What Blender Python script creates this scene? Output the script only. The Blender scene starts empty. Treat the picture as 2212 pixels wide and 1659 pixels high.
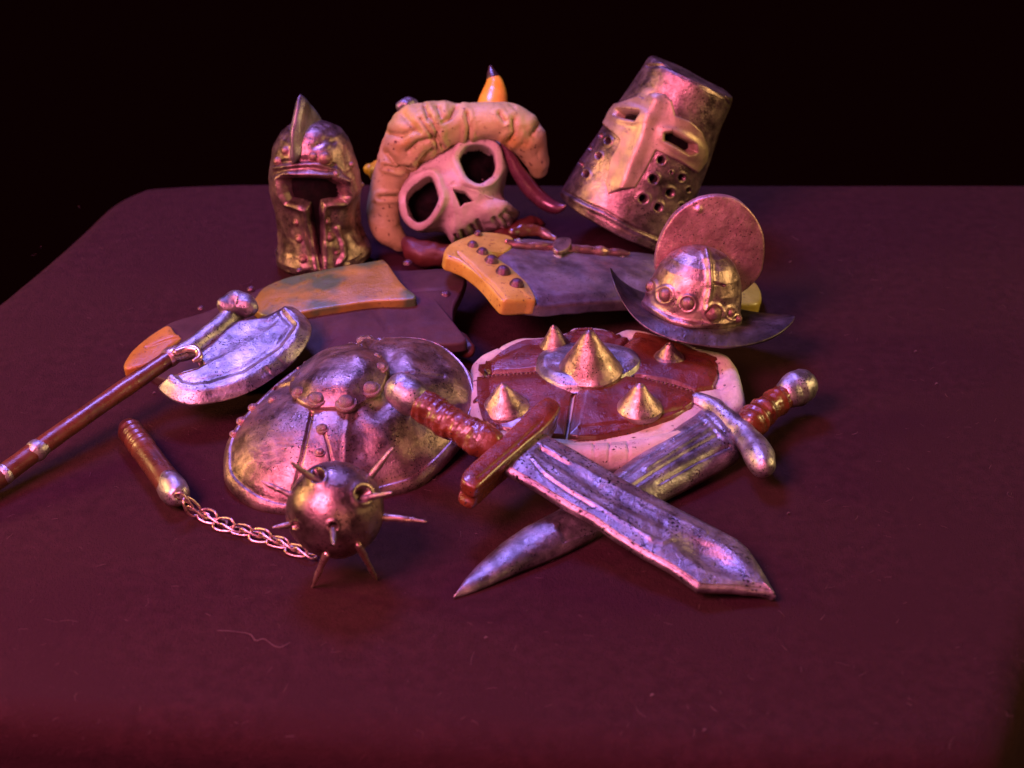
import bpy, bmesh, math, random
import numpy as np
from mathutils import Vector, Matrix
random.seed(4); RNG = np.random.RandomState(7)

# ------------------------------------------------------------------ camera, world, lamps
SC = bpy.context.scene
W, H = 2212.0, 1659.0                     # working size of the photograph in pixels
HFOV, PITCH, DIST = 34.0, math.radians(32), 4.0
FPX = W / 2 / math.tan(math.radians(HFOV) / 2)
R = np.array((1.0, 0, 0)); U = np.array((0, math.sin(PITCH), math.cos(PITCH)))
B = np.array((0, -math.cos(PITCH), math.sin(PITCH)))       # towards the camera
CAM = B * DIST
cd = bpy.data.cameras.new("camera"); co = bpy.data.objects.new("camera", cd); SC.collection.objects.link(co)
co.location = CAM; co.rotation_euler = (math.pi / 2 - PITCH, 0, 0)
cd.sensor_width = 36; cd.lens = 18 / math.tan(math.radians(HFOV) / 2)
cd.clip_start = .05; cd.clip_end = 100
cd.dof.use_dof = True; cd.dof.focus_distance = 3.78; cd.dof.aperture_fstop = 2.0
SC.camera = co
wd = bpy.data.worlds.new("World"); SC.world = wd; wd.use_nodes = True
wd.node_tree.nodes["Background"].inputs[0].default_value = (.012, .0011, .0016, 1)
wd.node_tree.nodes["Background"].inputs[1].default_value = .25
SC.view_settings.view_transform = 'Standard'; SC.view_settings.look = 'None'
SC.view_settings.exposure = 0; SC.view_settings.gamma = 1
SC.cycles.use_denoising = True; SC.cycles.max_bounces = 6

def lamp(name, d, dist, size, col, power, tgt=(0, .1, .08)):
    l = bpy.data.lights.new(name, 'AREA'); l.shape = 'DISK'; l.size = size; l.color = col; l.energy = power
    o = bpy.data.objects.new(name, l); SC.collection.objects.link(o)
    d = Vector(d).normalized(); o.location = Vector(tgt) + d * dist
    o.rotation_euler = d.to_track_quat('Z', 'Y').to_euler()
lamp("violet_lamp", (-.22, .34, .92), 4.2, 1.2, (.29, .23, 1.0), 230)
lamp("pink_lamp", (-.46, -.56, .69), 4.8, 1.9, (1.0, .215, .41), 440)
lamp("amber_lamp", (-.93, .0, .38), 4.5, 1.0, (1.0, .60, .20), 128)
lamp("yellow_lamp", (.95, .03, .32), 4.5, 1.0, (1.0, .70, .26), 92)
lamp("front_lamp", (.15, -.96, .28), 4.5, 1.4, (1.0, .36, .26), 26)

# ------------------------------------------------------------------ projection helpers
def ray(p):
    p = np.asarray(p, float)
    return (((p[..., 0] - W / 2) / FPX)[..., None] * R + (-(p[..., 1] - H / 2) / FPX)[..., None] * U - B)
def atpl(p, P0, n):
    d = ray(p); t = np.dot(np.asarray(P0) - CAM, n) / (d @ n)
    return CAM + d * t[..., None]
def atz(x, y, z): return atpl(np.array([(x, y)]), (0, 0, z), np.array((0, 0, 1.0)))[0]
def atd(p, d): return CAM + ray(p) * np.asarray(d)[..., None]
def dep(P): return (np.asarray(P) - CAM) @ -B
def proj(P):
    q = P - CAM; d = q @ -B
    return np.stack((W / 2 + FPX * (q @ R) / d, H / 2 - FPX * (q @ U) / d), -1)
def conv(x0, y0, k):
    def f(*pts):
        a = np.array(pts, float).reshape(-1, 2)
        return np.stack(((x0 + a[:, 0] / k) * .8848, (y0 + a[:, 1] / k) * .8848), -1)
    f.s = .8848 / k
    return f
def unit(v): v = np.asarray(v, float); return v / np.linalg.norm(v)
def upp(P): return dep(P) / FPX               # world size of one picture pixel at P

# ------------------------------------------------------------------ 2-D distances, noise
def sm(a, b, x):
    t = np.clip((x - a) / (b - a), 0, 1); return t * t * (3 - 2 * t)
def sd_line(q, poly, closed=False):
    poly = np.asarray(poly, float); d = np.full(q.shape[:-1], 1e9)
    n = len(poly)
    for i in range(n if closed else n - 1):
        a, b = poly[i], poly[(i + 1) % n]; ab = b - a
        t = np.clip(((q - a) @ ab) / max(ab @ ab, 1e-9), 0, 1)
        d = np.minimum(d, np.linalg.norm(q - a - t[..., None] * ab, axis=-1))
    return d
def sd_poly(q, poly):
    poly = np.asarray(poly, float); d = sd_line(q, poly, True); ins = np.zeros(q.shape[:-1], bool); n = len(poly)
    for i in range(n):
        a, b = poly[i], poly[(i + 1) % n]
        c = (a[1] > q[..., 1]) != (b[1] > q[..., 1])
        xx = a[0] + (q[..., 1] - a[1]) * (b[0] - a[0]) / (b[1] - a[1] + 1e-12)
        ins ^= c & (q[..., 0] < xx)
    return np.where(ins, -d, d)
def sd_c(q, c): return np.linalg.norm(q - np.asarray(c), axis=-1)
def sd_ell(q, c, a, b, rot=0):
    d = q - np.asarray(c); cr, sr = math.cos(math.radians(rot)), math.sin(math.radians(rot))
    x = d[..., 0] * cr + d[..., 1] * sr; y = -d[..., 0] * sr + d[..., 1] * cr
    return (np.sqrt((x / a) ** 2 + (y / b) ** 2) - 1) * min(a, b)
def cr(pts, n, closed=True):
    p = np.asarray(pts, float); m = len(p)
    segs = m if closed else m - 1; out = []
    for i in range(segs):
        if closed: p0, p1, p2, p3 = p[(i - 1) % m], p[i], p[(i + 1) % m], p[(i + 2) % m]
        else: p0, p1, p2, p3 = p[max(i - 1, 0)], p[i], p[i + 1], p[min(i + 2, m - 1)]
        for t in np.linspace(0, 1, 12, endpoint=False):
            out.append(.5 * (2 * p1 + (p2 - p0) * t + (2 * p0 - 5 * p1 + 4 * p2 - p3) * t * t + (3 * p1 - p0 - 3 * p2 + p3) * t ** 3))
    if not closed: out.append(p[-1])
    return resample(np.array(out), n, closed)
def resample(q, n, closed=True):
    q = np.asarray(q, float)
    if closed: q = np.vstack((q, q[:1]))
    s = np.concatenate(([0], np.cumsum(np.linalg.norm(np.diff(q, axis=0), axis=1))))
    t = np.linspace(0, s[-1], n + 1)[:-1] if closed else np.linspace(0, s[-1], n)
    return np.stack([np.interp(t, s, q[:, k]) for k in range(q.shape[1])], -1)
def _h(a, b, c, s):
    h = (a * 374761393 + b * 668265263 + c * 1274126177 + s * 974634541) & 0x7fffffff
    h = ((h ^ (h >> 13)) * 1103515245) & 0x7fffffff; h ^= h >> 16
    return (h & 0xffff) / 32767.5 - 1
def vn(P, s=0):
    i = np.floor(P).astype(np.int64); f = P - i; f = f * f * (3 - 2 * f); r = 0
    for dx in (0, 1):
        for dy in (0, 1):
            for dz in (0, 1):
                w = (f[..., 0] if dx else 1 - f[..., 0]) * (f[..., 1] if dy else 1 - f[..., 1]) * (f[..., 2] if dz else 1 - f[..., 2])
                r = r + w * _h(i[..., 0] + dx, i[..., 1] + dy, i[..., 2] + dz, s)
    return r
def fbm(P, f, o=3, s=0):
    r, a = 0, 1.0
    for k in range(o): r = r + a * vn(P * f * 2 ** k + 17.3 * k, s + k); a *= .5
    return r

# ------------------------------------------------------------------ materials
def mat(name, c1, c2, metallic=0., rough=.5, ns=14, bump=.25, fine=190, speck=0., speck_s=120, speck_c=(.008, .006, .006),
        coat=0., sss=0., fibre=False, patch=None, rough_var=.12, sheen=0.):
    m = bpy.data.materials.new(name); m.use_nodes = True; nt = m.node_tree; N = nt.nodes; L = nt.links
    b = N["Principled BSDF"]; b.inputs["Specular IOR Level"].default_value = .08 if name in ("recess_shade", "plum_felt", "lint_fibre") else .15 if name == "dark_plum_leather" else .5; tc = N.new("ShaderNodeTexCoord")
    def noise(scale, detail=4, rough=.6):
        n = N.new("ShaderNodeTexNoise"); n.inputs["Scale"].default_value = scale; n.inputs["Detail"].default_value = detail
        n.inputs["Roughness"].default_value = rough; L.new(tc.outputs["Object"], n.inputs["Vector"]); return n
    def ramp(src, p0, p1, a=(0, 0, 0, 1), e=(1, 1, 1, 1)):
        r = N.new("ShaderNodeValToRGB"); r.color_ramp.elements[0].position = p0; r.color_ramp.elements[1].position = p1
        r.color_ramp.elements[0].color = a; r.color_ramp.elements[1].color = e; L.new(src, r.inputs[0]); return r
    n1 = noise(ns, 6, .65)
    col = ramp(n1.outputs["Fac"], .36, .64, (*c1, 1), (*c2, 1)).outputs[0]
    def mix(fac, a, bcol):
        x = N.new("ShaderNodeMix"); x.data_type = 'RGBA'; L.new(fac, x.inputs[0]); L.new(a, x.inputs[6])
        x.inputs[7].default_value = (*bcol, 1); return x.outputs[2]
    if patch:
        n4 = noise(patch[1], 3); col = mix(ramp(n4.outputs["Fac"], patch[2], patch[2] + .12).outputs[0], col, patch[0])
    n2 = noise(fine, 3, .7)
    if speck:
        n3 = noise(speck_s, 2, .5)
        f0 = ramp(n3.outputs["Fac"], .70 - speck, .74 - speck).outputs[0]; cm = N.new("ShaderNodeMath"); cm.operation = 'MULTIPLY'; cm.use_clamp = True
        L.new(f0, cm.inputs[0]); L.new(ramp(noise(ns * 1.3, 3).outputs["Fac"], .40, .56).outputs[0], cm.inputs[1]); f = cm.outputs[0]
        col = mix(f, col, speck_c)
    L.new(col, b.inputs["Base Color"])
    b.inputs["Metallic"].default_value = metallic
    mr = N.new("ShaderNodeMapRange"); mr.inputs["To Min"].default_value = max(.04, rough - rough_var); mr.inputs["To Max"].default_value = min(1, rough + rough_var)
    mr.inputs["From Min"].default_value = .3; mr.inputs["From Max"].default_value = .7
    L.new(noise(ns * 3, 4).outputs["Fac"], mr.inputs["Value"]); L.new(mr.outputs[0], b.inputs["Roughness"])
    if coat: b.inputs["Coat Weight"].default_value = coat; b.inputs["Coat Roughness"].default_value = .16
    if sss:
        b.inputs["Subsurface Weight"].default_value = sss; b.inputs["Subsurface Radius"].default_value = (.03, .012, .005); b.inputs["Subsurface Scale"].default_value = .6
    if sheen: b.inputs["Sheen Weight"].default_value = sheen; b.inputs["Sheen Roughness"].default_value = .4
    bp = N.new("ShaderNodeBump"); bp.inputs["Strength"].default_value = bump; bp.inputs["Distance"].default_value = .0032 if metallic > .5 else .0055
    ad = N.new("ShaderNodeMath"); ad.operation = 'MULTIPLY_ADD'; ad.inputs[1].default_value = .55
    L.new(n2.outputs["Fac"], ad.inputs[0]); L.new(noise(ns * 4, 5, .7).outputs["Fac"], ad.inputs[2])
    L.new(ad.outputs[0], bp.inputs["Height"]); L.new(bp.outputs[0], b.inputs["Normal"])
    return m
M = dict(
    steel=mat("aged_steel", (.12, .105, .11), (.52, .465, .475), .88, .37, 14, .6, speck=.10, speck_s=240),
    blade=mat("pitted_blade", (.17, .135, .155), (.50, .43, .465), .88, .40, 15, .6, speck=.125, speck_s=150),
    bronze=mat("dark_bronze", (.085, .055, .052), (.43, .295, .265), .88, .37, 14, .55, speck=.10, speck_s=250),
    gun=mat("gunmetal", (.085, .072, .078), (.30, .26, .275), .75, .42, 9, .5, speck=.05, speck_s=200),
    brim=mat("dark_gunmetal", (.045, .037, .04), (.19, .16, .17), .82, .40, 12, .5, speck=.06, speck_s=200),
    plate=mat("tan_brass", (.25, .18, .11), (.46, .34, .22), .55, .43, 9, .35, speck=.045, speck_s=190),
    brass=mat("worn_brass", (.17, .105, .092), (.56, .39, .34), .88, .37, 18, .5, speck=.09, speck_s=250),
    rose=mat("rosy_copper", (.24, .12, .12), (.50, .29, .28), .65, .42, 14, .7, speck=.07, speck_s=200),
    ball=mat("burnished_iron", (.12, .08, .075), (.38, .265, .24), .92, .32, 16, .4, speck=.08, speck_s=260),
    stud=mat("copper_stud", (.14, .07, .06), (.34, .20, .17), .75, .34, 16, .35),
    iron=mat("dark_iron", (.20, .15, .13), (.42, .34, .30), .9, .38, 20, .7, speck=.05, speck_s=260),
    wire=mat("copper_wire", (.50, .32, .26), (.70, .50, .42), .9, .32, 30, .15),
    red=mat("red_leather", (.060, .013, .008), (.125, .028, .014), 0, .30, 10, .5, speck=.05, speck_s=150, coat=.5),
    grip=mat("wrapped_red_leather", (.065, .014, .006), (.15, .036, .012), 0, .26, 14, .5, speck=.05, speck_s=150, coat=.6),
    wood=mat("stained_wood", (.045, .017, .009), (.105, .034, .015), 0, .30, 12, .3, coat=.4),
    hide=mat("tan_hide", (.31, .265, .09), (.48, .42, .18), 0, .46, 7, .55, speck=.06, speck_s=80, speck_c=(.09, .05, .02), patch=((.44, .28, .05), 4, .52)),
    bone=mat("pale_bone", (.38, .32, .25), (.54, .47, .38), 0, .5, 8, .5, speck=.035, speck_s=100, speck_c=(.10, .05, .035)),
    rimbone=mat("cracked_bone_rim", (.31, .28, .20), (.52, .47, .37), 0, .55, 10, .55, speck=.045, speck_s=90, speck_c=(.05, .025, .02)),
    horn=mat("amber_horn", (.62, .27, .02), (.78, .42, .04), 0, .30, 10, .15, coat=.3),
    tip=mat("dark_horn_tip", (.03, .015, .014), (.09, .05, .045), 0, .28, 14, .2, coat=.4),
    tusk=mat("purple_tusk", (.08, .022, .035), (.16, .055, .065), .35, .26, 10, .15, coat=.4),
    yellow=mat("yellow_leather", (.32, .22, .03), (.48, .36, .06), 0, .38, 8, .35, speck=.06, speck_s=110, speck_c=(.12, .05, .02), coat=.2),
    green=mat("green_stained_leather", (.18, .125, .018), (.28, .195, .035), 0, .36, 8, .35, speck=.07, speck_s=110, speck_c=(.06, .03, .015), coat=.25, patch=((.055, .095, .03), 6, .46)),
    orange=mat("orange_leather", (.24, .115, .014), (.38, .20, .03), 0, .40, 8, .45, speck=.05, speck_s=110, speck_c=(.1, .04, .015), coat=.15),
    purple=mat("dark_plum_leather", (.030, .014, .016), (.056, .027, .029), 0, .6, 8, .3),
    lining=mat("red_lining", (.055, .012, .008), (.10, .022, .013), 0, .5, 10, .3),
    rivet_dark=mat("plum_rivet", (.07, .035, .05), (.14, .07, .09), .7, .3, 14, .3),
    dark=mat("recess_shade", (.002, .001, .001), (.008, .003, .003), 0, .8, 30, .3),  # near-black colour standing in for shade inside helmet openings and skull recesses
    cloth=mat("plum_felt", (.0280, .0088, .0112), (.0395, .0124, .0158), 0, .95, 34, .9, fine=380, speck=.03, speck_s=300, speck_c=(.066, .027, .034), rough_var=.03, patch=((.0325, .0102, .0130), 3, .5)),
    lint=mat("lint_fibre", (.09, .045, .05), (.18, .10, .10), 0, .8, 20, 0),
)

# ------------------------------------------------------------------ mesh and object helpers
def root(name, label, cat, loc, group=None):
    o = bpy.data.objects.new(name, None); SC.collection.objects.link(o); o.location = loc; o.empty_display_size = .05
    o["label"] = label; o["category"] = cat
    if group: o["group"] = group
    return o
def abs_loc(o):
    v = Vector((0, 0, 0))
    while o: v += o.location; o = o.parent
    return np.array(v)
def link(name, me, material, parent, loc=None, rot=None, scale=None, label=None):
    o = bpy.data.objects.new(name, me); SC.collection.objects.link(o)
    if material and not me.materials: me.materials.append(material)
    if parent: o.parent = parent
    if loc is not None: o.location = np.asarray(loc) - (abs_loc(parent) if parent else 0)
    if rot is not None: o.rotation_mode = 'QUATERNION'; o.rotation_quaternion = rot
    if scale is not None: o.scale = scale if hasattr(scale, '__len__') else (scale,) * 3
    if label: o["label"] = label
    return o
def raw_mesh(name, V, Fq, merge=False):
    me = bpy.data.meshes.new(name); V = np.ascontiguousarray(V, np.float32); Fq = np.ascontiguousarray(Fq, np.int32); k = Fq.shape[1]
    me.vertices.add(len(V)); me.vertices.foreach_set("co", V.ravel())
    me.loops.add(Fq.size); me.loops.foreach_set("vertex_index", Fq.ravel())
    me.polygons.add(len(Fq)); me.polygons.foreach_set("loop_start", np.arange(0, Fq.size, k, dtype=np.int32))
    me.polygons.foreach_set("use_smooth", np.ones(len(Fq), bool)); me.update(calc_edges=True); me.validate()
    if merge:
        bm = bmesh.new(); bm.from_mesh(me); bmesh.ops.remove_doubles(bm, verts=bm.verts, dist=2e-5)
        bmesh.ops.dissolve_degenerate(bm, dist=1e-6, edges=bm.edges)
        for f in bm.faces: f.smooth = True
        bm.to_mesh(me); bm.free(); me.update()
    return me
class Surf:
    """a grid surface; px = where each point stands in the photograph, so traced features become relief"""
    def __init__(s, P, cu=False, cv=False, N=None, outward=True):
        s.P = P; s.cu, s.cv = cu, cv
        if N is None:
            def g(ax, c): return (np.roll(P, -1, ax) - np.roll(P, 1, ax)) if c else np.gradient(P, axis=ax)
            N = np.cross(g(0, cu), g(1, cv)); N = N / (np.linalg.norm(N, axis=-1, keepdims=True) + 1e-12)
            s.flip = (N * (P - P.mean((0, 1)))).sum() < 0
            if s.flip: N = -N
        else:
            N = np.broadcast_to(N, P.shape); s.flip = None
        s.N = N; s.px = proj(P); V = CAM - P; V = V / np.linalg.norm(V, axis=-1, keepdims=True)
        s.face = sm(.0, .15, (N * V).sum(-1)); s.D = np.zeros(P.shape[:2])
    def add(s, d, mask=True): s.D = s.D + (d * s.face if mask else d); return s
    def clay(s, a, f=14, o=3, seed=0): return s.add(a * fbm(s.P, f, o, seed), False)
    def pts(s): return s.P + s.N * s.D[..., None]
    def at(s, p):
        q = s.pts(); e = proj(q) - np.asarray(p); e = (e ** 2).sum(-1) + (s.face < .05) * 1e6; i = np.unravel_index(e.argmin(), e.shape)
        return q[i], s.N[i]
    def quads(s):
        a, b = s.P.shape[:2]; i = np.arange(a if s.cu else a - 1); j = np.arange(b if s.cv else b - 1)
        I, J = np.meshgrid(i, j, indexing='ij'); I2, J2 = (I + 1) % a, (J + 1) % b
        q = np.stack((I * b + J, I2 * b + J, I2 * b + J2, I * b + J2), -1).reshape(-1, 4)
        return q
    def obj(s, name, material, parent, keep=None, merge=False, label=None):
        V = s.pts().reshape(-1, 3); q = s.quads()
        if s.flip is None:
            a, b, c = V[q[:, 0]], V[q[:, 1]], V[q[:, 2]]; n = np.cross(b - a, c - b)
            fl = (n * (a - V.mean(0))).sum() < 0
        else: fl = s.flip
        if fl: q = q[:, ::-1]
        if keep is not None:
            k = keep.reshape(-1); q = q[k[q].all(1)]; u, inv = np.unique(q, return_inverse=True); V = V[u]; q = inv.reshape(-1, 4)
        o0 = abs_loc(parent) if parent else np.zeros(3)
        return link(name, raw_mesh(name, V - o0, q, merge), material, parent, None, None, None, label)
def plate(surf, d, t, soft=3.0, extra=None):
    """an overlay of thickness t where d (pixels) is negative, sitting on surf"""
    q = Surf.__new__(Surf); q.__dict__.update(surf.__dict__)
    q.D = surf.D - .004 + (t + .004) * sm(1.0, -soft, d) * (surf.face > .02)
    if extra is not None: q.D = q.D + extra
    q.keep = (d < 2.0) & (surf.face > .02)
    return q
def lathe(C, A, S, Fr, prof, n=200, nu=160, sx=1., sy=1.):
    """prof: (radius, height) in world units, resampled; axis A through C"""
    pr = resample(np.array(prof, float), nu, False); th = np.linspace(-math.pi, math.pi, n, endpoint=False)
    ring = np.sin(th)[:, None] * S * sx + np.cos(th)[:, None] * Fr * sy
    P = np.asarray(C) + pr[:, 1][:, None, None] * A + pr[:, 0][:, None, None] * ring[None]
    return Surf(P, False, True)
def tube(path, rad, n=24, closed=False, steps=None, cap=True, flat=None, up=None):
    path = np.asarray(path, float); rad = np.asarray(rad, float) * np.ones(len(path))
    if steps:
        q = np.column_stack((path, rad)); q = cr(q, steps, closed); path, rad = q[:, :3], q[:, 3]
    T = (np.roll(path, -1, 0) - np.roll(path, 1, 0)) if closed else np.gradient(path, axis=0)
    T = T / np.linalg.norm(T, axis=1, keepdims=True)
    if cap and not closed:
        k = 5; a = np.linspace(0, math.pi / 2, k, endpoint=False)
        p0 = [path[0] - T[0] * rad[0] * math.cos(x) for x in a]; r0 = [max(rad[0] * math.sin(x), 1e-5) for x in a]
        p1 = [path[-1] + T[-1] * rad[-1] * math.cos(x) for x in a[::-1]]; r1 = [max(rad[-1] * math.sin(x), 1e-5) for x in a[::-1]]
        path = np.vstack((p0, path, p1)); rad = np.concatenate((r0, rad, r1)); T = np.vstack(([T[0]] * k, T, [T[-1]] * k))
    u = unit(np.cross(T[0], up if up is not None else B) + 1e-6)
    th = np.linspace(0, 2 * math.pi, n, endpoint=False); P = []
    for i in range(len(path)):
        u = unit(u - T[i] * (u @ T[i])); v = np.cross(T[i], u)
        a, b = (1, 1) if flat is None else flat
        P.append(path[i] + rad[i] * (np.cos(th)[:, None] * u * a + np.sin(th)[:, None] * v * b))
    return Surf(np.array(P), closed, True)
def slab(outline, spine, n, prof, nring=None):
    """prof rows (w, f, h): w inset in world units, f further fraction to the spine, h height along n"""
    O = np.asarray(outline); S = np.asarray(spine).reshape(-1, 3)
    best = np.full(len(O), 1e9); tgt = np.zeros_like(O)
    if len(S) == 1: tgt[:] = S[0]
    for i in range(len(S) - 1):
        a, ab = S[i], S[i + 1] - S[i]; t = np.clip(((O - a) @ ab) / (ab @ ab), 0, 1); q = a + t[:, None] * ab
        e = np.linalg.norm(O - q, axis=1); m = e < best; best[m] = e[m]; tgt[m] = q[m]
    d = tgt - O; L = np.linalg.norm(d, axis=1, keepdims=True); u = d / (L + 1e-9)
    pr = np.array(prof, float)
    if nring: pr = resample(pr * (60, 1, 30), nring, False) / (60, 1, 30)
    P = []
    for w, f, h in pr:
        ww = np.minimum(w, .9 * L); P.append(O + u * (ww + (L - ww) * f) + np.asarray(n) * h)
    s = Surf(np.array(P), False, True, N=np.asarray(n)); s.top = pr
    return s
def lens_prof(T, bev, top=24, dome=0., base=None):
    """rounded slab: underside, side, bevel, then top face with a dome"""
    T0 = -T
    p = [(0, 1, T0), (bev, .0, T0)]
    for a in np.linspace(0, math.pi / 2, 5): p.append((bev * (1 - math.sin(a)), 0, T0 + bev * .6 * (1 - math.cos(a))))
    for h in np.linspace(T0 + bev * .6, -bev, 10)[1:-1]: p.append((0, 0, h))
    for a in np.linspace(0, math.pi / 2, 7): p.append((bev * (1 - math.cos(a)), 0, -bev + bev * math.sin(a)))
    for f in np.linspace(.02, 1, top): p.append((bev, f, dome * (1 - (1 - f) ** 2)))
    return p
def dome_mesh(name, prof, n=16):
    V, Fc = [], []
    for r, z in prof:
        for k in range(n): a = 2 * math.pi * k / n; V.append((r * math.cos(a), r * math.sin(a), z))
    for i in range(len(prof) - 1):
        for k in range(n): Fc.append((i * n + k, i * n + (k + 1) % n, (i + 1) * n + (k + 1) % n, (i + 1) * n + k))
    return raw_mesh(name, np.array(V), np.array(Fc), True)
RIV = {}
DOME = [(1.12, -.3), (1.1, .03), (1.0, .10), (.94, .28), (.78, .52), (.5, .70), (.22, .77), (0, .78)]
FLAT = [(1.28, -.5), (1.26, .02), (1.12, .10), (1.0, .04), (.97, .2), (.8, .5), (.5, .72), (.2, .8), (0, .81)]
def rivet(surf, p, rpx, parent, material='stud', flat=1., name='rivet', sink=0.):
    if material not in RIV:
        me = dome_mesh('rivet', DOME if material in ('rivet_dark', 'red') else FLAT); me.materials.append(M[material]); RIV[material] = me
    P, N = surf.at(p) if isinstance(surf, Surf) else surf
    s = rpx * upp(P); rot = Vector(N).to_track_quat('Z', 'Y')
    return link(name, RIV[material], None, parent, P - N * s * sink, rot, (s, s, s * flat))
def frame(roll, e):
    r, e = math.radians(roll), math.radians(e)
    Ai = math.sin(r) * R + math.cos(r) * U; S = math.cos(r) * R - math.sin(r) * U
    return Ai * math.cos(e) + B * math.sin(e), S, B * math.cos(e) - Ai * math.sin(e)
def report(o):
    dg = [o] if o.type == 'MESH' else []; st = list(o.children)
    while st:
        c = st.pop(); st += list(c.children)
        if c.type == 'MESH': dg.append(c)
    bpy.context.view_layer.update()
    lo = min((c.matrix_world @ Vector(v)).z for c in dg for v in c.bound_box)
    hi = max((c.matrix_world @ Vector(v)).z for c in dg for v in c.bound_box)
    print("ZRANGE", o.name, round(lo, 3), round(hi, 3))

UP = np.array((0, 0, 1.0))
# ------------------------------------------------------------------ table (setting)
tab = cr([(335, 388), (600, 379), (1100, 379), (1700, 383), (2250, 388), (2520, 392), (2640, 470), (2580, 700), (2420, 1050), (2250, 1400), (2205, 1560),
          (2140, 1640), (1900, 1650), (1500, 1640), (1000, 1615), (500, 1585), (0, 1555), (-300, 1530), (-500, 1490), (-560, 1380), (-400, 1080),
          (-190, 780), (-8, 628), (92, 545), (165, 482), (222, 430), (275, 401)], 420)
to = atpl(tab, (0, 0, 0), UP); rr = .09
pf = [(0, 0, -1.1), (0, 0, -.7), (0, 0, -.3)] + [(rr * (1 - math.cos(a)), 0, -rr + rr * math.sin(a)) for a in np.linspace(0, math.pi / 2, 12)]
pf += [(rr, f, 0) for f in np.linspace(.02, 1, 60)]
tb = slab(to, [(0, -.1, 0)], UP, pf)
tb.D = tb.D + .0022 * fbm(tb.P, 3.0, 2, 5) * (tb.P[..., 2] > -.05)
t = tb.obj('table', M['cloth'], None, merge=True); t["kind"] = 'structure'
# lint on the cloth
V, Fc = [], []
def fibre(p, r):
    p = np.asarray(p); T = np.gradient(p, axis=0); b0 = len(V)
    for i in range(len(p)):
        tt = unit(T[i] + 1e-9); s = unit(np.cross(tt, UP) + 1e-9)
        for a in (0, 2.1, 4.2): V.append(p[i] + r * (math.cos(a) * s + math.sin(a) * UP))
    for i in range(len(p) - 1):
        for k in range(3): Fc.append((b0 + 3 * i + k, b0 + 3 * i + (k + 1) % 3, b0 + 3 * i + 3 + (k + 1) % 3, b0 + 3 * i + 3 + k))
for k in range(380):
    x, y = RNG.uniform(-50, 2250), RNG.uniform(440, 1600)
    c = atz(x, y, .0022); a = RNG.uniform(0, 6.28); l = RNG.uniform(.005, .021) * (1 if RNG.rand() < .9 else 1.8); cv = RNG.normal(0, 40)
    q = []
    for s in np.linspace(0, l, 6): q.append(c.copy()); c = c + np.array((math.cos(a), math.sin(a), 0)) * l / 5; a += cv * l / 5
    fibre(q, RNG.uniform(.00018, .00040))
fibre([atz(x, y, .003) for x, y in cr([(470, 1362), (505, 1364), (540, 1370), (552, 1384), (570, 1380), (590, 1394), (606, 1398), (626, 1388)], 40, False)], .0006)
for (x, y) in [(1518, 1579), (1046, 1379), (1405, 1503), (1700, 1110), (2020, 830), (1975, 760), (330, 850), (1705, 567)]:
    c = atz(x, y, .002); fibre([c, c + (.003, .001, .003), c + (.006, .002, .001)], .0018)
me = raw_mesh('lint', np.array(V), np.array(Fc)); o = link('lint', me, M['lint'], None); o["kind"] = 'stuff'
o["label"] = "tiny pale lint fibres scattered over the plum felt cloth"

# ------------------------------------------------------------------ barbute helmet
c1 = conv(600, 200, 3.317)
A, S, Fr = frame(-3, 27)
pc = c1((630, 1425))[0]; C = atz(pc[0], pc[1], 0.022); k = c1.s * upp(C)
rt = root('open_faced_helmet', "dark bronze open-faced helmet with T-shaped opening and a pointed fin crest", 'helmet', C - np.array((0, 0, .022)))
prof = [(405, 90), (400, 0), (425, 10), (432, 60), (395, 160), (372, 280), (385, 420), (405, 600), (402, 720), (385, 800), (352, 900), (318, 980), (270, 1050), (190, 1115), (95, 1150), (0, 1160)]
sf = lathe(C, A, S, Fr, [(r * k * .895, h * k) for r, h in prof], 420, 300, 1.0, 1.0)
sf.clay(.0045, 17, 3, 1)
tee = c1((305, 795), (340, 775), (500, 772), (690, 782), (785, 835), (808, 920), (795, 965), (700, 968), (628, 985), (606, 1050), (612, 1200), (618, 1400), (622, 1560), (600, 1500), (560, 1300), (525, 1130), (508, 1010), (440, 985), (340, 968), (312, 900))
d = sd_poly(sf.px, tee); sc = c1.s
sf.add(-.03 * sm(2, -7, d)); sf.add(.011 * np.exp(-((d - 7) / 6.5) ** 2) * sm(c1((0, 1320))[0, 1] + 30, c1((0, 1250))[0, 1], sf.px[..., 1]))
sf.add(.006 * np.exp(-((d - 9) / 9) ** 2))
sf.add(.010 * np.exp(-(sd_line(sf.px, c1((250, 700), (420, 668), (560, 662), (720, 705), (800, 800))) / 6) ** 2))
sf.add(-.006 * np.exp(-(sd_line(sf.px, c1((280, 655), (450, 640), (600, 640), (720, 680))) / 5) ** 2))
sf.add(.009 * np.exp(-(sd_line(sf.px, c1((755, 1200), (790, 1300), (800, 1420), (760, 1470))) / 6) ** 2))
sf.add(-.010 * sm(45, 10, sd_ell(sf.px, c1((860, 1120))[0], 45, 18)) )
sf.add(-.008 * sm(25, 0, sd_ell(sf.px, c1((330, 1180))[0], 12, 45)) )
sf.add(-.004 * np.exp(-(sd_line(sf.px, c1((560, 520), (640, 470), (700, 480))) / 8) ** 2))
sf.obj('shell', M['bronze'], rt, keep=d > -5.0)
lathe(C, A, S, Fr, [(r * k * .72, 20 * k + h * k * .92) for r, h in prof], 80, 60).obj('hollow_shade_shell', M['dark'], rt, merge=True)  # added black shell: paints the hollow's shade behind the T opening
fins = [(345, 930), (335, 1030), (305, 1140), (255, 1225), (195, 1305), (140, 1365), (95, 1395), (60, 1380), (0, 1325), (-80, 1250), (-160, 1140), (-260, 1000), (-280, 850), (0, 900), (250, 900)]
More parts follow.
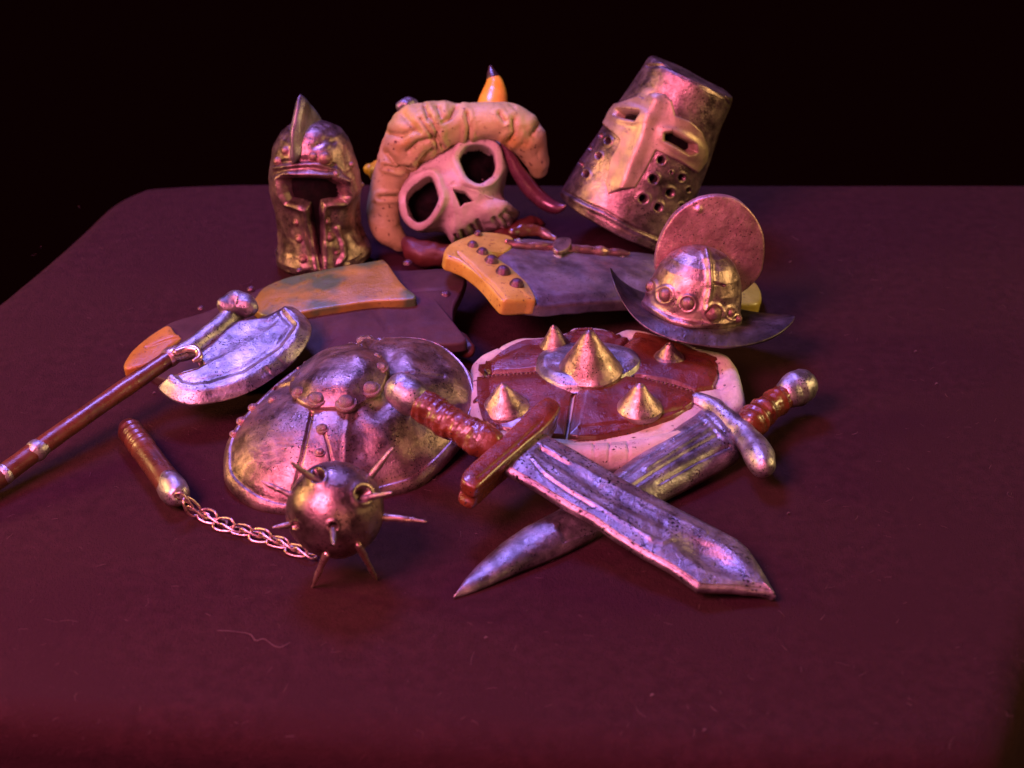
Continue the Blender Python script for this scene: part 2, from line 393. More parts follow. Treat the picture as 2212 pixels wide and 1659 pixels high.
yw = math.radians(-21); Fd = math.cos(yw) * Fr + math.sin(yw) * S; Nd = math.cos(yw) * S - math.sin(yw) * Fr
fo = np.array([C + (f * Fd + h * A) * k for f, h in cr(fins, 160)])
fn = slab(fo, [C + (x * Fd + h * A) * k for x, h in ((230, 1030), (-110, 1030))], Nd, [(0, 1, -.016), (.02, 0, -.013), (.006, 0, -.006), (0, 0, 0), (.006, 0, .006), (.02, 0, .013), (0.02, .3, .015), (0, 1, .016)], 40)
fn.D = fn.D + .003 * fbm(fn.P, 18, 2, 4); fn.obj('fin_crest', M['gun'], rt, merge=True)
for p, r in [((640, 615), 70), ((550, 605), 45), ((320, 555), 45), ((255, 640), 45), ((855, 670), 34), ((985, 825), 28), ((735, 745), 28), ((410, 1140), 34), ((432, 1275), 44), ((462, 1440), 44), ((655, 1135), 36), ((680, 1265), 48), ((740, 1385), 26)]:
    rivet(sf, c1(p)[0], r * sc * .8, rt)
report(rt)

# ------------------------------------------------------------------ horned skull trophy helmet
c2 = conv(850, 130, 3.191); s2 = c2.s
bz = atz(*c2((830, 1560))[0], 0.0); d0 = dep(bz) - .06; k2 = d0 / FPX * s2
rt = root('horned_skull_helmet', "pink bone skull face under a thick wrinkled tan hide roll with amber horns", 'skull helmet', bz)
def blob(outl, cen, dp, Hf, Hb, n=300, m=200, pw=1.0):
    O = cr(outl, n); a = np.linspace(0, math.pi, m); rr_ = np.sin(a) ** pw
    q = np.asarray(cen) + (O - cen)[None] * rr_[:, None, None]
    P = atd(q, np.full(q.shape[:2], dp)) + (np.where(np.cos(a) > 0, np.cos(a) * Hf, np.cos(a) * Hb))[:, None, None] * B
    return Surf(P, False, True)
sk = blob(c2((388, 1150), (400, 1250), (480, 1345), (570, 1392), (690, 1395), (760, 1410), (830, 1490), (905, 1450), (990, 1425), (1090, 1392), (1240, 1382), (1290, 1330), (1335, 1235), (1245, 1185), (1212, 1090), (1245, 960), (1232, 800), (1150, 660), (980, 600), (760, 650), (560, 800), (420, 980)), c2((830, 1060))[0], d0, .125, .13, pw=.8)
sk.clay(.0035, 20, 3, 2)
so1 = cr(c2((470, 1095), (560, 1005), (650, 968), (698, 1060), (704, 1150), (645, 1245), (560, 1302), (490, 1262), (460, 1180)), 70)
so2 = cr(c2((862, 832), (905, 745), (1000, 722), (1100, 760), (1150, 850), (1140, 920), (1062, 1000), (1000, 1012), (920, 960)), 70)
dR = np.minimum(sd_poly(sk.px, so1), sd_poly(sk.px, so2)) + 2.6 * fbm(sk.P, 30, 2, 41)
sk.add(.012 * np.exp(-((dR - 10) / 8) ** 2)); sk.add(-.004 * np.exp(-((dR - 36) / 12) ** 2) * sm(c2((0, 1500))[0, 1], c2((0, 1200))[0, 1], sk.px[..., 1]))
sk.P = sk.P - B * (.085 * sm(1.5, -4, dR) * sk.face)[..., None]
dn = sd_poly(sk.px, c2((822, 1062), (850, 1130), (874, 1192), (905, 1165), (975, 1152), (915, 1085))); sk.P = sk.P - B * (.05 * sm(2, -4, dn) * sk.face)[..., None]
sk.add(.010 * np.exp(-(sd_line(sk.px, c2((800, 960), (860, 1040))) / 14) ** 2))
for seg in [((885, 1380), (915, 1445)), ((955, 1345), (995, 1402)), ((1008, 1305), (1045, 1385)), ((1135, 1285), (1185, 1360)), ((1225, 1225), (1300, 1272)), ((1190, 1260), (1250, 1330)), ((835, 1420), (860, 1470))]:
    sk.add(-.012 * np.exp(-(sd_line(sk.px, c2(*seg)) / 3.6) ** 2))
sk.add(-.003 * np.exp(-(sd_line(sk.px, c2((700, 1330), (860, 1270), (1060, 1150), (1200, 1120))) / 12) ** 2))
sk.add(.006 * np.exp(-(sd_line(sk.px, c2((860, 1350), (1010, 1260), (1200, 1190))) / 18) ** 2))
sko = sk.obj('skull_face', M['bone'], rt, merge=True)
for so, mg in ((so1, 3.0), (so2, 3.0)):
    dk = sd_poly(sk.px, so) + 2.6 * fbm(sk.P, 30, 2, 41); e_ = Surf.__new__(Surf); e_.__dict__.update(sk.__dict__); e_.D = sk.D * 0; e_.P = sk.pts() + B * (.003 + .004 * fbm(sk.P, 40, 2, 3) * sm(-4, -10, dk))[..., None]; e_.obj('eye_socket_shade', M['dark'], sko, keep=(dk < -1.6) & (sk.face > .02))  # black sheet over each socket floor, its shade painted in
e_ = Surf.__new__(Surf); e_.__dict__.update(sk.__dict__); e_.D = sk.D * 0; e_.P = sk.pts() + B * .003; e_.obj('nose_hole_shade', M['dark'], sko, keep=(dn < -.8) & (sk.face > .02))  # same black sheet for the shade in the nose opening
def path3(cf, pts, dp, offs):
    q = cf(*[p for p in pts]); return np.array([atd(np.array([p]), np.array([dp]))[0] + B * o for p, o in zip(q, offs)])
pts = [(395, 1470), (300, 1370), (275, 1240), (302, 1080), (398, 850), (538, 678), (690, 616), (880, 588), (1090, 570), (1280, 600), (1400, 700), (1465, 830), (1480, 900)]
rad = [78, 118, 124, 120, 152, 214, 184, 150, 142, 158, 146, 104, 70]
off = [-.01, .0, .01, .03, .06, .09, .10, .10, .10, .08, .05, .02, .0]
ro = tube(path3(c2, pts, d0, off), np.array(rad) * k2, 130, steps=260)
ro.clay(.0035, 10, 3, 9)
for i, l in enumerate([((570, 520), (650, 640), (730, 720)), ((640, 500), (690, 600), (690, 740)), ((840, 420), (800, 500), (735, 540)), ((925, 470), (945, 580), (930, 720)), ((1290, 520), (1300, 620), (1250, 690)),
          ((470, 760), (540, 690), (650, 660)), ((300, 880), (380, 900), (480, 880)), ((290, 780), (360, 860), (480, 930)), ((430, 480), (500, 560), (560, 610)), ((600, 430), (620, 520)), ((700, 425), (720, 500)), ((1480, 560), (1440, 640)), ((250, 1120), (380, 1115)), ((560, 850), (620, 770), (650, 740)), ((300, 620), (420, 640), (520, 600)), ((1180, 470), (1220, 530))]):
    dl = sd_line(ro.px, c2(*l)); w = 5 + 2 * (i % 3)
    ro.add(-.011 * np.exp(-(dl / (w * .5)) ** 2) + .0035 * np.exp(-((dl - w * 2.1) / w) ** 2))
ro.add(-.004 * sm(.35, .8, fbm(ro.P * np.array((1, 1, .45)), 26, 3, 15)))
ro.obj('hide_roll', M['hide'], rt, merge=True)
def horn(pts, rad, dp, offs, split, parent, nm='horn', m1='horn', m2='tip'):
    P = path3(c2, pts, dp, offs); s = tube(P, np.array(rad) * k2, 40, steps=70); s.clay(.002, 16, 2, 3)
    h = s.obj(nm, M[m1], parent, merge=True)
    if split:
        q = tube(cr(np.column_stack((P, np.array(rad) * k2)), 70, False)[split:, :3], cr(np.column_stack((P, np.array(rad) * k2)), 70, False)[split:, 3] * 1.04, 32); q.clay(.002, 16, 2, 3)
        q.obj('horn_tip', M[m2], h, merge=True)
    return h
horn([(1125, 520), (1122, 400), (1135, 290), (1138, 200), (1120, 130), (1108, 78)], [128, 124, 100, 68, 42, 17], d0, [-.04, -.05, -.06, -.06, -.06, -.06], 56, rt)
horn([(330, 925), (240, 905), (185, 888), (150, 880)], [100, 98, 74, 44], d0, [-.04, -.05, -.06, -.06], 0, rt)
horn([(1215, 740), (1262, 830), (1320, 940), (1420, 1070), (1520, 1165), (1610, 1215), (1670, 1212), (1692, 1206)], [30, 46, 56, 62, 62, 50, 26, 8], d0, [.06, .05, .04, .03, .03, .04, .05, .06], 0, rt, 'tusk', 'tusk')
kn = tube(path3(c2, [(425, 446), (468, 424), (520, 410)], d0, [.05, .05, .04]), np.array((46, 58, 42)) * k2, 28, steps=16); kn.clay(.006, 40, 2); kn.obj('bead', M['gun'], rt, merge=True)
cl = tube(path3(c2, [(455, 1480), (560, 1560), (740, 1600), (980, 1560), (1250, 1420), (1420, 1330), (1520, 1330)], d0 + .02, [.06, .08, .08, .06, .04, .0, -.02]), np.array((50, 95, 100, 90, 85, 75, 40)) * k2, 48, steps=90); cl.clay(.012, 13, 3); cl.obj('collar', M['lining'], rt, merge=True)
report(rt)

# ------------------------------------------------------------------ great helm
c3 = conv(1340, 120, 3.319); s3 = c3.s
A, S, Fr = frame(27.2, 15.5)
pb = c3((548, 1405)); DH = 4.545; C = atd(pb, np.array([DH]))[0]; k = s3 * DH / FPX / .985
bs = atz(*c3((700, 1560))[0], 0.0)
rt = root('bucket_helm', "tall tilted bucket helm with a tan cross plate, two eye slits and breathing holes", 'helmet', bs)
L = 1285
prof = [(470, 60), (488, -10), (505, 0), (512, 40), (505, 130), (470, 420), (440, 700), (418, 860), (392, 1050), (374, 1230), (368, L - 25), (355, L), (330, L + 8), (200, L + 14), (0, L + 16)]
sf = lathe(C, A, S, Fr, [(r * k, h * k) for r, h in prof], 520, 340)
sf.clay(.0025, 12, 3, 3)
q = sf.px
def feat(s, holes, cf, dp=.03):
    for (x, y, r) in holes:
        dd = sd_c(s.px, cf((x, y))[0]); rp = r * cf.s * .85
        s.add(-dp * sm(rp * 1.0, rp * .5, dd) * min(1, r / 30) + .0018 * np.exp(-((dd - rp * 1.25) / (rp * .35)) ** 2))
feat(sf, [(910, 900, 40), (845, 1052, 46), (990, 1000, 16), (1075, 1040, 36), (980, 1165, 42), (765, 1212, 46), (885, 1282, 42), (1130, 1142, 24), (1075, 1265, 22), (1135, 1232, 16), (425, 705, 26), (482, 745, 32), (330, 800, 24), (405, 865, 32), (262, 930, 24), (300, 1010, 34)], c3)
sf.add(-.005 * np.exp(-(sd_line(q, c3((110, 1140), (300, 1245), (450, 1310), (560, 1372), (680, 1440), (900, 1535))) / 2.5) ** 2))
sf.add(.004 * np.exp(-(sd_line(q, c3((100, 1165), (290, 1270), (440, 1335), (550, 1395), (680, 1465), (890, 1560))) / 5) ** 2))
sf.add(-.005 * np.exp(-(sd_line(q, c3((800, 135), (930, 130), (1190, 225), (1420, 375), (1465, 450))) / 2.5) ** 2))
sl1 = c3((555, 540), (570, 510), (640, 512), (738, 520), (700, 575), (620, 558)); sl2 = c3((943, 735), (948, 690), (1000, 682), (1090, 735), (1168, 775), (1172, 822), (1130, 838), (1040, 785))
dsl = np.minimum(sd_poly(q, sl1), sd_poly(q, sl2)); sf.add(-.03 * sm(2.5, -3, dsl))
sf.obj('shell', M['bronze'], rt, keep=dsl > -2.0)
lathe(C, A, S, Fr, [(r * k * .86, 30 * k + h * k * .93) for r, h in prof], 80, 60).obj('hollow_shade_shell', M['dark'], rt, merge=True)  # added black shell so the eye slits show painted shade
pl = c3((780, 400), (850, 355), (935, 362), (1000, 420), (1025, 535), (1150, 585), (1245, 670), (1285, 790), (1275, 900), (1200, 1005), (1060, 910), (870, 822), (800, 960), (700, 1125), (590, 1138), (478, 1182), (462, 1070), (500, 900), (580, 745), (540, 695), (440, 612), (450, 540), (520, 460), (620, 420), (740, 378))
d = sd_poly(q, pl)
rid = .011 * np.exp(-(sd_line(q, c3((870, 420), (760, 700), (600, 1120))) / 17) ** 2)
p1 = np.exp(-((sd_ell(q, c3((1075, 765))[0], 170 * s3, 72 * s3, 30)) / 6.5) ** 2); p2 = np.exp(-((sd_ell(q, c3((640, 530))[0], 140 * s3, 62 * s3, 8)) / 6.5) ** 2)
in1 = sm(2, -8, sd_ell(q, c3((1075, 765))[0], 165 * s3, 68 * s3, 30)); in2 = sm(2, -8, sd_ell(q, c3((640, 530))[0], 135 * s3, 58 * s3, 8))
ex = (rid + .004 * (p1 + p2) + .004 * (in1 + in2) - .010 * sm(7, 0, dsl)) * sf.face
pt = plate(sf, d, .0055, 2.5, ex); pt.keep &= dsl > -2.0
pt.obj('cross_plate', M['plate'], rt, keep=pt.keep)
report(rt); print("helm base", C, bs)

# ------------------------------------------------------------------ plum leather bracer with the green-stained band
c6 = conv(280, 600, 2.4578)
P0 = atz(985, 650, .10); P1 = atz(330, 760, .035); ax = unit(P1 - P0); n = unit(np.cross(np.cross(ax, UP), ax)); n = n if n[2] > 0 else -n
n = unit(n + np.array((0, -.06, 0)))
rt = root('plum_leather_bracer', "dark plum leather bracer with a green-stained amber band, lying under the axe blade", 'bracer', atz(650, 740, 0))
ol = cr([(305, 742), (360, 700), (450, 668), (560, 622), (700, 590), (870, 582), (965, 578), (1005, 590), (998, 625), (980, 665), (982, 705), (1008, 734), (960, 742), (880, 735), (820, 760), (650, 800), (450, 830), (330, 810)], 260)
bp_ = slab(atpl(ol, P0, n), atpl(np.array([(400, 745), (640, 700), (930, 645)], float), P0, n), n, lens_prof(.03, .008, 34, .012))
qx = bp_.px; tp = bp_.P @ n > P0 @ n - .002
bp_.D = bp_.D + tp * (-.004 * np.exp(-(sd_line(qx, c6((1730, 280), (1850, 268), (2080, 262))) / 2.5) ** 2) - .004 * np.exp(-(sd_line(qx, c6((1560, 390), (1600, 450), (1650, 520))) / 2.5) ** 2) - .003 * np.exp(-(sd_line(qx, c6((1250, 470), (1300, 560))) / 2.5) ** 2)) + .002 * fbm(bp_.P, 12, 2)
bp_.obj('body', M['purple'], rt, merge=True)
def slabpx(cf, pts, P0, n, T, bev, spine, dome=0., N=200, smooth=True, top=24, clay=.0015, extra=None, smf=14):
    o2 = cf(*pts); o2 = cr(o2, N) if smooth else resample(o2, N)
    s = slab(atpl(o2, P0, n), atpl(cf(*spine), P0, n), n, lens_prof(T, bev, top, dome))
    s.D = s.D + clay * fbm(s.P, smf, 3)
    if extra is not None:
        tp = ((s.P - P0) @ n > -bev * 1.05)
        s.D = s.D + extra(s.px) * tp
    return s
Pb = P0 + n * .034
bd = slabpx(c6, [(820, 350), (850, 300), (900, 245), (1050, 184), (1300, 132), (1570, 86), (1618, 90), (1680, 165), (1745, 245), (1808, 305), (1740, 322), (1500, 335), (1170, 388), (1000, 420), (880, 410)], Pb, n, .046, .006, [(950, 330), (1300, 250), (1640, 215)], .004)
bd.obj('band', M['green'], rt, merge=True)
fl = slabpx(c6, [(85, 645), (180, 560), (290, 485), (330, 478), (365, 520), (395, 545), (330, 600), (230, 690), (60, 735)], P1 + n * .012, n, .03, .008, [(160, 650), (310, 540)], .004, extra=lambda q: -.004 * np.exp(-(sd_line(q, c6((190, 610), (330, 560), (390, 548))) / 2.5) ** 2))
fl.obj('end_flap', M['orange'], rt, merge=True)
ln = tube(atpl(c6((1840, 585), (1960, 580), (2060, 590), (2120, 625)), P0 - n * .045, n), (.020, .030, .032, .022), 24, steps=30, flat=(1, .75)); ln.clay(.003, 20); ln.obj('lining', M['lining'], rt, merge=True)
for p, r in [((1985, 305), 34), ((1760, 116), 30), ((1110, 160), 20), ((520, 388), 24), ((820, 272), 26)]:
    pp = atpl(c6(p), P0, n)[0]; rivet((pp + n * .008, n), None, r * c6.s * .85, rt, 'rivet_dark', .8)
report(rt)

# ------------------------------------------------------------------ steel bracer with yellow riveted cuff
c5 = conv(1050, 540, 3.403)
P0 = atz(1050, 600, .165); P1 = atz(1610, 628, .042); ax = unit(P1 - P0); n = unit(np.cross(np.cross(ax, UP), ax)); n = n if n[2] > 0 else -n
rt = root('steel_bracer', "gunmetal bracer with a yellow leather cuff of five dark rivets and a buckled strap", 'bracer', atz(1330, 640, 0))
F_ = lambda *p: np.array(p, float).reshape(-1, 2)
ol = [(1060, 528), (1120, 515), (1180, 518), (1280, 536), (1380, 545), (1500, 562), (1600, 590), (1632, 615), (1625, 640), (1540, 648), (1440, 648), (1330, 648), (1240, 655), (1160, 660), (1110, 640)]
bd = slabpx(F_, ol, P0, n, .034, .010, [(1120, 585), (1350, 598), (1560, 612)], .020, N=300, top=30, smf=10, clay=.003,
            extra=lambda q: .004 * np.exp(-(sd_line(q, c5((900, 640), (1200, 610), (1500, 600))) / 9) ** 2) - .003 * np.exp(-(sd_line(q, c5((1040, 405), (1130, 420), (1210, 400))) / 3) ** 2))
bd.obj('plate_body', M['gun'], rt, merge=True)
cu = slabpx(c5, [(122, 225), (180, 165), (300, 120), (400, 90), (520, 85), (680, 120), (700, 180), (640, 245), (548, 272), (640, 345), (760, 430), (835, 530), (888, 640), (800, 650), (690, 655), (600, 645), (540, 580), (430, 450), (300, 350), (190, 300), (130, 275)], P0 + n * .016, n, .045, .012, [(330, 200), (470, 310), (640, 450), (740, 580)], .006, N=280,
            extra=lambda q: -.005 * np.exp(-(sd_line(q, c5((230, 260), (400, 420), (520, 530), (610, 640))) / 3) ** 2))
cu.obj('cuff', M['yellow'], rt, merge=True)
for p, r in [((398, 118), 34), ((352, 215), 46), ((432, 275), 52), ((508, 345), 60), ((605, 435), 64), ((717, 540), 62)]:
    pp = atpl(c5(p), P0 + n * .018, n)[0]; rivet((pp + n * .006, n), None, r * c5.s * .92, rt, 'rivet_dark', 1.1)
e2 = slabpx(F_, [(1585, 612), (1625, 606), (1645, 628), (1642, 652), (1610, 656), (1580, 650)], P1 + n * .01, n, .04, .010, [(1612, 634)], .003, N=80); e2.obj('end_cuff', M['yellow'], rt, merge=True)
st = tube(atpl(c5((640, 175), (830, 205), (1000, 215), (1170, 225), (1350, 245), (1500, 258), (1640, 275)), P0 + n * .02, n), np.array((.008, .010, .012, .012, .011, .012, .006)), 16, steps=60, flat=(1, .7)); st.clay(.004, 40, 2); st.obj('strap', M['stud'], rt, merge=True)
bk = slabpx(c5, [(1020, 215), (1040, 150), (1100, 130), (1170, 145), (1165, 200), (1120, 240), (1060, 250)], P0 + n * .034, n, .012, .004, [(1095, 190)], .002, N=60); bk.obj('buckle', M['brass'], rt, merge=True)
for p, r in [((905, 205), 48), ((1060, 300), 58), ((735, 165), 40), ((1590, 275), 44)]:
    pp = atpl(c5(p), P0 + n * .014, n)[0]; rivet((pp, n), None, r * c5.s * .8, rt, 'steel', .9)
rs = tube(atpl(c5((690, 85), (800, 80), (930, 95), (1030, 140)), P0 + n * .004, n), (.013, .015, .015, .009), 18, steps=30, flat=(1, .55)); rs.clay(.005, 34, 2); rs.obj('back_strap', M['wood'], rt, merge=True)
report(rt)

# ------------------------------------------------------------------ morion
c4 = conv(1450, 450, 3.95); s4 = c4.s
A, S, Fr = frame(9.5, 22)
pb = c4((940, 1225)); DM = 4.02; C = atd(pb, np.array([DM]))[0]; k = s4 * DM / FPX
rt = root('crested_brimmed_helmet', "brimmed helmet with a tall rosy disc crest, copper rivets and upturned brim points", 'helmet', atz(1520, 720, 0))
prof = [(470, -20), (478, 20), (462, 60), (452, 160), (428, 300), (385, 430), (315, 530), (220, 605), (110, 645), (0, 655)]
sf = lathe(C, A, S, Fr, [(r * k, h * k) for r, h in prof], 360, 240)
sf.clay(.0022, 18, 3, 8); q = sf.px
sf.add(.010 * np.exp(-(sd_line(q, c4((1075, 650), (1112, 790), (1120, 1000), (1075, 1200))) / 7) ** 2))
sf.add(.008 * np.exp(-(sd_line(q, c4((500, 1150), (640, 1250), (760, 1320), (960, 1362), (1200, 1350), (1380, 1300))) / 7) ** 2))
sf.add(-.006 * np.exp(-(sd_line(q, c4((1150, 950), (1200, 960), (1250, 975))) / 2.5) ** 2))
rv = [((545, 985), 60), ((690, 1068), 72), ((905, 1152), 70), ((1152, 1242), 80), ((1318, 1240), 50), ((1405, 1300), 34)]
for p, r in rv: sf.add(.004 * np.exp(-((sd_c(q, c4(p)[0]) - r * s4 * 1.1) / 4) ** 2))
sf.obj('dome', M['brass'], rt, merge=True)
for p, r in rv: rivet(sf, c4(p)[0], r * s4 * .95, rt, 'stud', 1.0)
ph = np.linspace(0, 2 * math.pi, 300, endpoint=False); cp, sp = np.cos(ph), np.sin(ph)
av = np.where(cp < 0, 850, 985); zt = np.where(cp < 0, 300, 125)
ox = av * cp; oy = np.where(sp > 0, 640, 520) * np.abs(sp) ** 1.25 * np.sign(sp); oz = zt * np.abs(cp) ** 4 - 95 * (1 - cp ** 2)
ix, iy, iz = 455 * cp, 455 * sp, 0 * cp + 10
P = []
for top in (1, 0):
    for f in (np.linspace(0, 1, 40) if top else np.linspace(1, 0, 40)):
        g = f ** .9; h = iz + (oz - iz) * (f ** 1.5) - (0 if top else 26) * (1 - .35 * f)
        P.append(C + ((ix + (ox - ix) * g)[:, None] * S + (iy + (oy - iy) * g)[:, None] * Fr + h[:, None] * A) * k)
br = Surf(np.array(P), True, True); br.flip = False
br.D = br.D + .0022 * fbm(br.P, 16, 3, 2)
bo = br.obj('brim', M['brim'], rt)
bm = bmesh.new(); bm.from_mesh(bo.data); bmesh.ops.recalc_face_normals(bm, faces=bm.faces); bm.to_mesh(bo.data); bm.free()
yw = math.radians(10); Nc = math.cos(yw) * Fr + math.sin(yw) * S
Pc = C + A * .3 * k * 650 - Fr * .045
cs = slabpx(c4, [(608, 860), (598, 700), (630, 560), (690, 430), (790, 285), (920, 190), (1060, 128), (1220, 112), (1390, 155), (1540, 290), (1630, 460), (1652, 640), (1625, 840), (1545, 960), (1440, 1045), (1365, 1092), (1340, 1050), (1335, 900), (1250, 780), (1050, 900), (760, 900)], Pc, Nc, .022, .007, [(790, 600), (1425, 610)], .004, N=300, top=40, clay=.0022, smf=20,
            extra=lambda q: .012 * np.exp(-(sd_c(q, c4((1000, 235))[0]) / 7) ** 2) - .006 * np.exp(-(sd_c(q, c4((985, 205))[0]) / 4) ** 2))
cs.obj('crest', M['rose'], rt, merge=True)
report(rt)

# ------------------------------------------------------------------ axe
c9 = conv(0, 680, 2.765); s9 = c9.s
rt = root('battle_axe', "battle axe with a wide steel crescent blade on a dark red wooden shaft", 'axe', atz(420, 850, 0))
n = unit((0.05, -.20, 1)); Pa = atz(505, 745, .135)
sh0, sh1 = atz(*c9((-260, 1535))[0], .026), atpl(c9((1170, 520)), Pa - n * .012, n)[0]
m_ = lambda t: sh0 + (sh1 - sh0) * t
sw = tube([m_(t) + UP * .006 * math.sin(t * 3.14) for t in np.linspace(0, 1, 12)], np.array([1.08, 1.06, 1.08, 1.04, .98, .96, .97, 1, 1, .98, .94, .9]) * .0215, 48, steps=160); sw.clay(.0014, 12, 3); sw.obj('shaft', M['wood'], rt, merge=True)
def ringat(pp, p2, r, w, nm, mt, parent, seed=0):
    d_ = unit(p2 - pp); s = tube([pp - d_ * w, pp - d_ * w * .5, pp, pp + d_ * w * .5, pp + d_ * w], (r * .93, r * 1.02, r * 1.05, r * 1.02, r * .93), 40, steps=16); s.clay(.0018, 30, 2, seed); return s.obj(nm, M[mt], parent, merge=True)
pxs = proj(sw.P.mean(1)); 
def on_shaft(p): i = ((pxs - p) ** 2).sum(1).argmin(); return sw.P.mean(1)[i]
for p in ((255, 1160), (30, 1330)): ringat(on_shaft(c9(p)[0]), sh1, .0235, .012, 'ring', 'steel', rt)
ringat(on_shaft(c9((1150, 530))[0]), sh1, .0215, .014, 'collar', 'wire', rt, 3)
sk_ = tube(atpl(c9((1150, 530), (1250, 490), (1400, 390), (1520, 290), (1590, 215)), Pa - n * .004, n), (.012, .022, .022, .024, .028), 36, steps=60, flat=(1, .8)); sk_.clay(.003, 18, 2); sk_.obj('socket', M['steel'], rt, merge=True)
hk = tube(atpl(c9((1190, 500), (1270, 475), (1330, 490), (1345, 530), (1310, 555)), Pa + n * .012, n), (.008, .009, .009, .009, .006), 16, steps=30); hk.clay(.002, 40, 2); hk.obj('clasp', M['wire'], rt, merge=True)
kb = tube(atpl(c9((1530, 190), (1600, 165), (1660, 180)), Pa + n * .012, n), (.024, .031, .028), 36, steps=18, flat=(1, .95)); kb.clay(.004, 30, 2); kb.obj('knob', M['steel'], rt, merge=True)
bo_ = [(1300, 480), (1400, 400), (1500, 300), (1600, 240), (1720, 232), (1830, 195), (1930, 148), (2000, 165), (2060, 215), (2100, 280), (2090, 360), (2040, 450), (1960, 540), (1830, 640), (1690, 720), (1560, 765), (1440, 795), (1300, 812), (1190, 790), (1110, 745), (1062, 690), (1150, 655), (1250, 612), (1330, 565), (1345, 520)]
o2 = cr(c9(*bo_), 360); pp = [(0, 1, -.030), (.03, 0, -.030), (.010, 0, -.026), (.001, 0, -.021), (0, 0, -.019), (.002, 0, -.016), (.012, 0, -.009), (.022, 0, -.003), (.027, 0, .0008), (.033, 0, .0)] + [(.034, f, -.003 * math.sin(f * math.pi)) for f in np.linspace(.02, 1, 34)]
ab = slab(atpl(o2, Pa, n), atpl(c9((1350, 600), (1600, 480), (1850, 320)), Pa, n), n, pp)
eg = c9((1062, 690), (1190, 790), (1300, 812), (1440, 795), (1690, 720), (1960, 540), (2090, 360), (2100, 280), (2000, 165))
tp = ((ab.P - Pa) @ n > -.012)
ab.D = ab.D + .0022 * fbm(ab.P, 14, 3) + tp * (-.0035 * np.exp(-((sd_line(ab.px, eg) - 38) / 6) ** 2) + .0025 * np.exp(-((sd_line(ab.px, eg) - 27) / 4) ** 2)) - .004 * (fbm(ab.P, 55, 2, 6) > .55) * (sd_line(ab.px, eg) < 16) * (sd_c(ab.px, c9((1780, 640))[0]) < 60)
ab.obj('blade', M['steel'], rt, merge=True)
report(rt)

# ------------------------------------------------------------------ steel round shield
c7 = conv(520, 780, 3.2529); s7 = c7.s
tl = math.radians(11); n = np.array((0.03, -math.sin(tl), math.cos(tl))); n = unit(n)
Pc = atz(*c7((1080, 830))[0], .062)
rt = root('dome_shield', "bronze-grey domed shield with a riveted raised boss, half under the red sword's grip", 'shield', atz(760, 1000, 0))
ol = cr(c7((75, 1110), (88, 1230), (160, 1330), (300, 1432), (430, 1485), (570, 1512), (800, 1520), (1050, 1480), (1340, 1372), (1600, 1292), (1770, 1165), (1890, 1045), (1990, 920), (2080, 760), (2118, 620), (2090, 470), (2010, 340), (1860, 215), (1660, 140), (1450, 115), (1250, 130), (1050, 185), (850, 240), (640, 370), (430, 540), (230, 740), (120, 900), (80, 1010)), 480)
pf = [(0, 1, -.03), (.03, 0, -.036), (.004, 0, -.034), (0, 0, -.026), (.002, 0, -.014), (.006, 0, -.007), (.012, 0, -.001), (.016, 0, .0015), (.018, 0, -.0005), (.020, 0, .0005), (.023, 0, .006), (.030, 0, .013), (.045, 0, .025), (.06, .0, .036)] + [(.06, f, .036 + .060 * (1 - (1 - f) ** 2)) for f in np.linspace(.015, 1, 110)]
ss = slab(atpl(ol, Pc, n), [Pc], n, pf); q = ss.px; tp = 1.0 * ((ss.P - Pc) @ n > .0)
def ad(d): ss.D = ss.D + d * tp
ss.D = ss.D + .0018 * fbm(ss.P, 9, 3, 12)
lines = [([(640, 505), (450, 572), (290, 612), (215, 705), (120, 850)], -.006, 2.2), ([(660, 480), (450, 550), (285, 590), (200, 690)], .005, 3.5),
         ([(782, 740), (745, 920), (690, 1170), (660, 1300)], -.009, 3.0), ([(880, 890), (915, 1000), (945, 1140)], -.005, 2.0), ([(1085, 730), (1060, 900), (1050, 1140)], .003, 7),
         ([(1180, 220), (1205, 165), (1270, 130)], .008, 5), ([(1225, 225), (1270, 175), (1330, 150)], -.006, 4), ([(1400, 420), (1560, 440), (1830, 475)], -.004, 4)]
for l, a, w in lines: ad(a * np.exp(-(sd_line(q, c7(*l)) / w) ** 2))
ad(-.012 * np.exp(-(sd_line(q, c7((1300, 700), (1420, 600), (1480, 420), (1400, 330))) / 22) ** 2))
ad(.010 * np.exp(-(sd_ell(q, c7((1750, 350))[0], 60, 40) / 30) ** 2)); ad(-.006 * np.exp(-(sd_line(q, c7((1130, 780), (1180, 900), (1150, 1050))) / 26) ** 2))
ss.obj('shield_dome', M['bronze'], rt, merge=True)
bl = cr(c7((600, 545), (622, 610), (690, 680), (800, 718), (960, 722), (1100, 728), (1250, 640), (1345, 560), (1400, 430), (1388, 330), (1300, 255), (1200, 215), (1050, 195), (900, 212), (780, 290), (690, 385), (625, 475)), 90)
d = sd_poly(q, bl); ss.face = np.ones_like(ss.face) * tp
ex = .020 * sm(0, -50, d) + .006 * np.exp(-(sd_c(q, c7((1150, 370))[0]) / 22) ** 2)
bs_ = plate(ss, d, .008, 4, ex); bs_.obj('boss', M['bronze'], rt, keep=bs_.keep)
for p, r in [((683, 575), 48), ((820, 630), 64), ((1055, 655), 70), ((1248, 545), 66), ((1338, 378), 48), ((1300, 285), 28)]: rivet(bs_, c7(p)[0], r * s7 * 1.0, rt, 'bronze', .9)
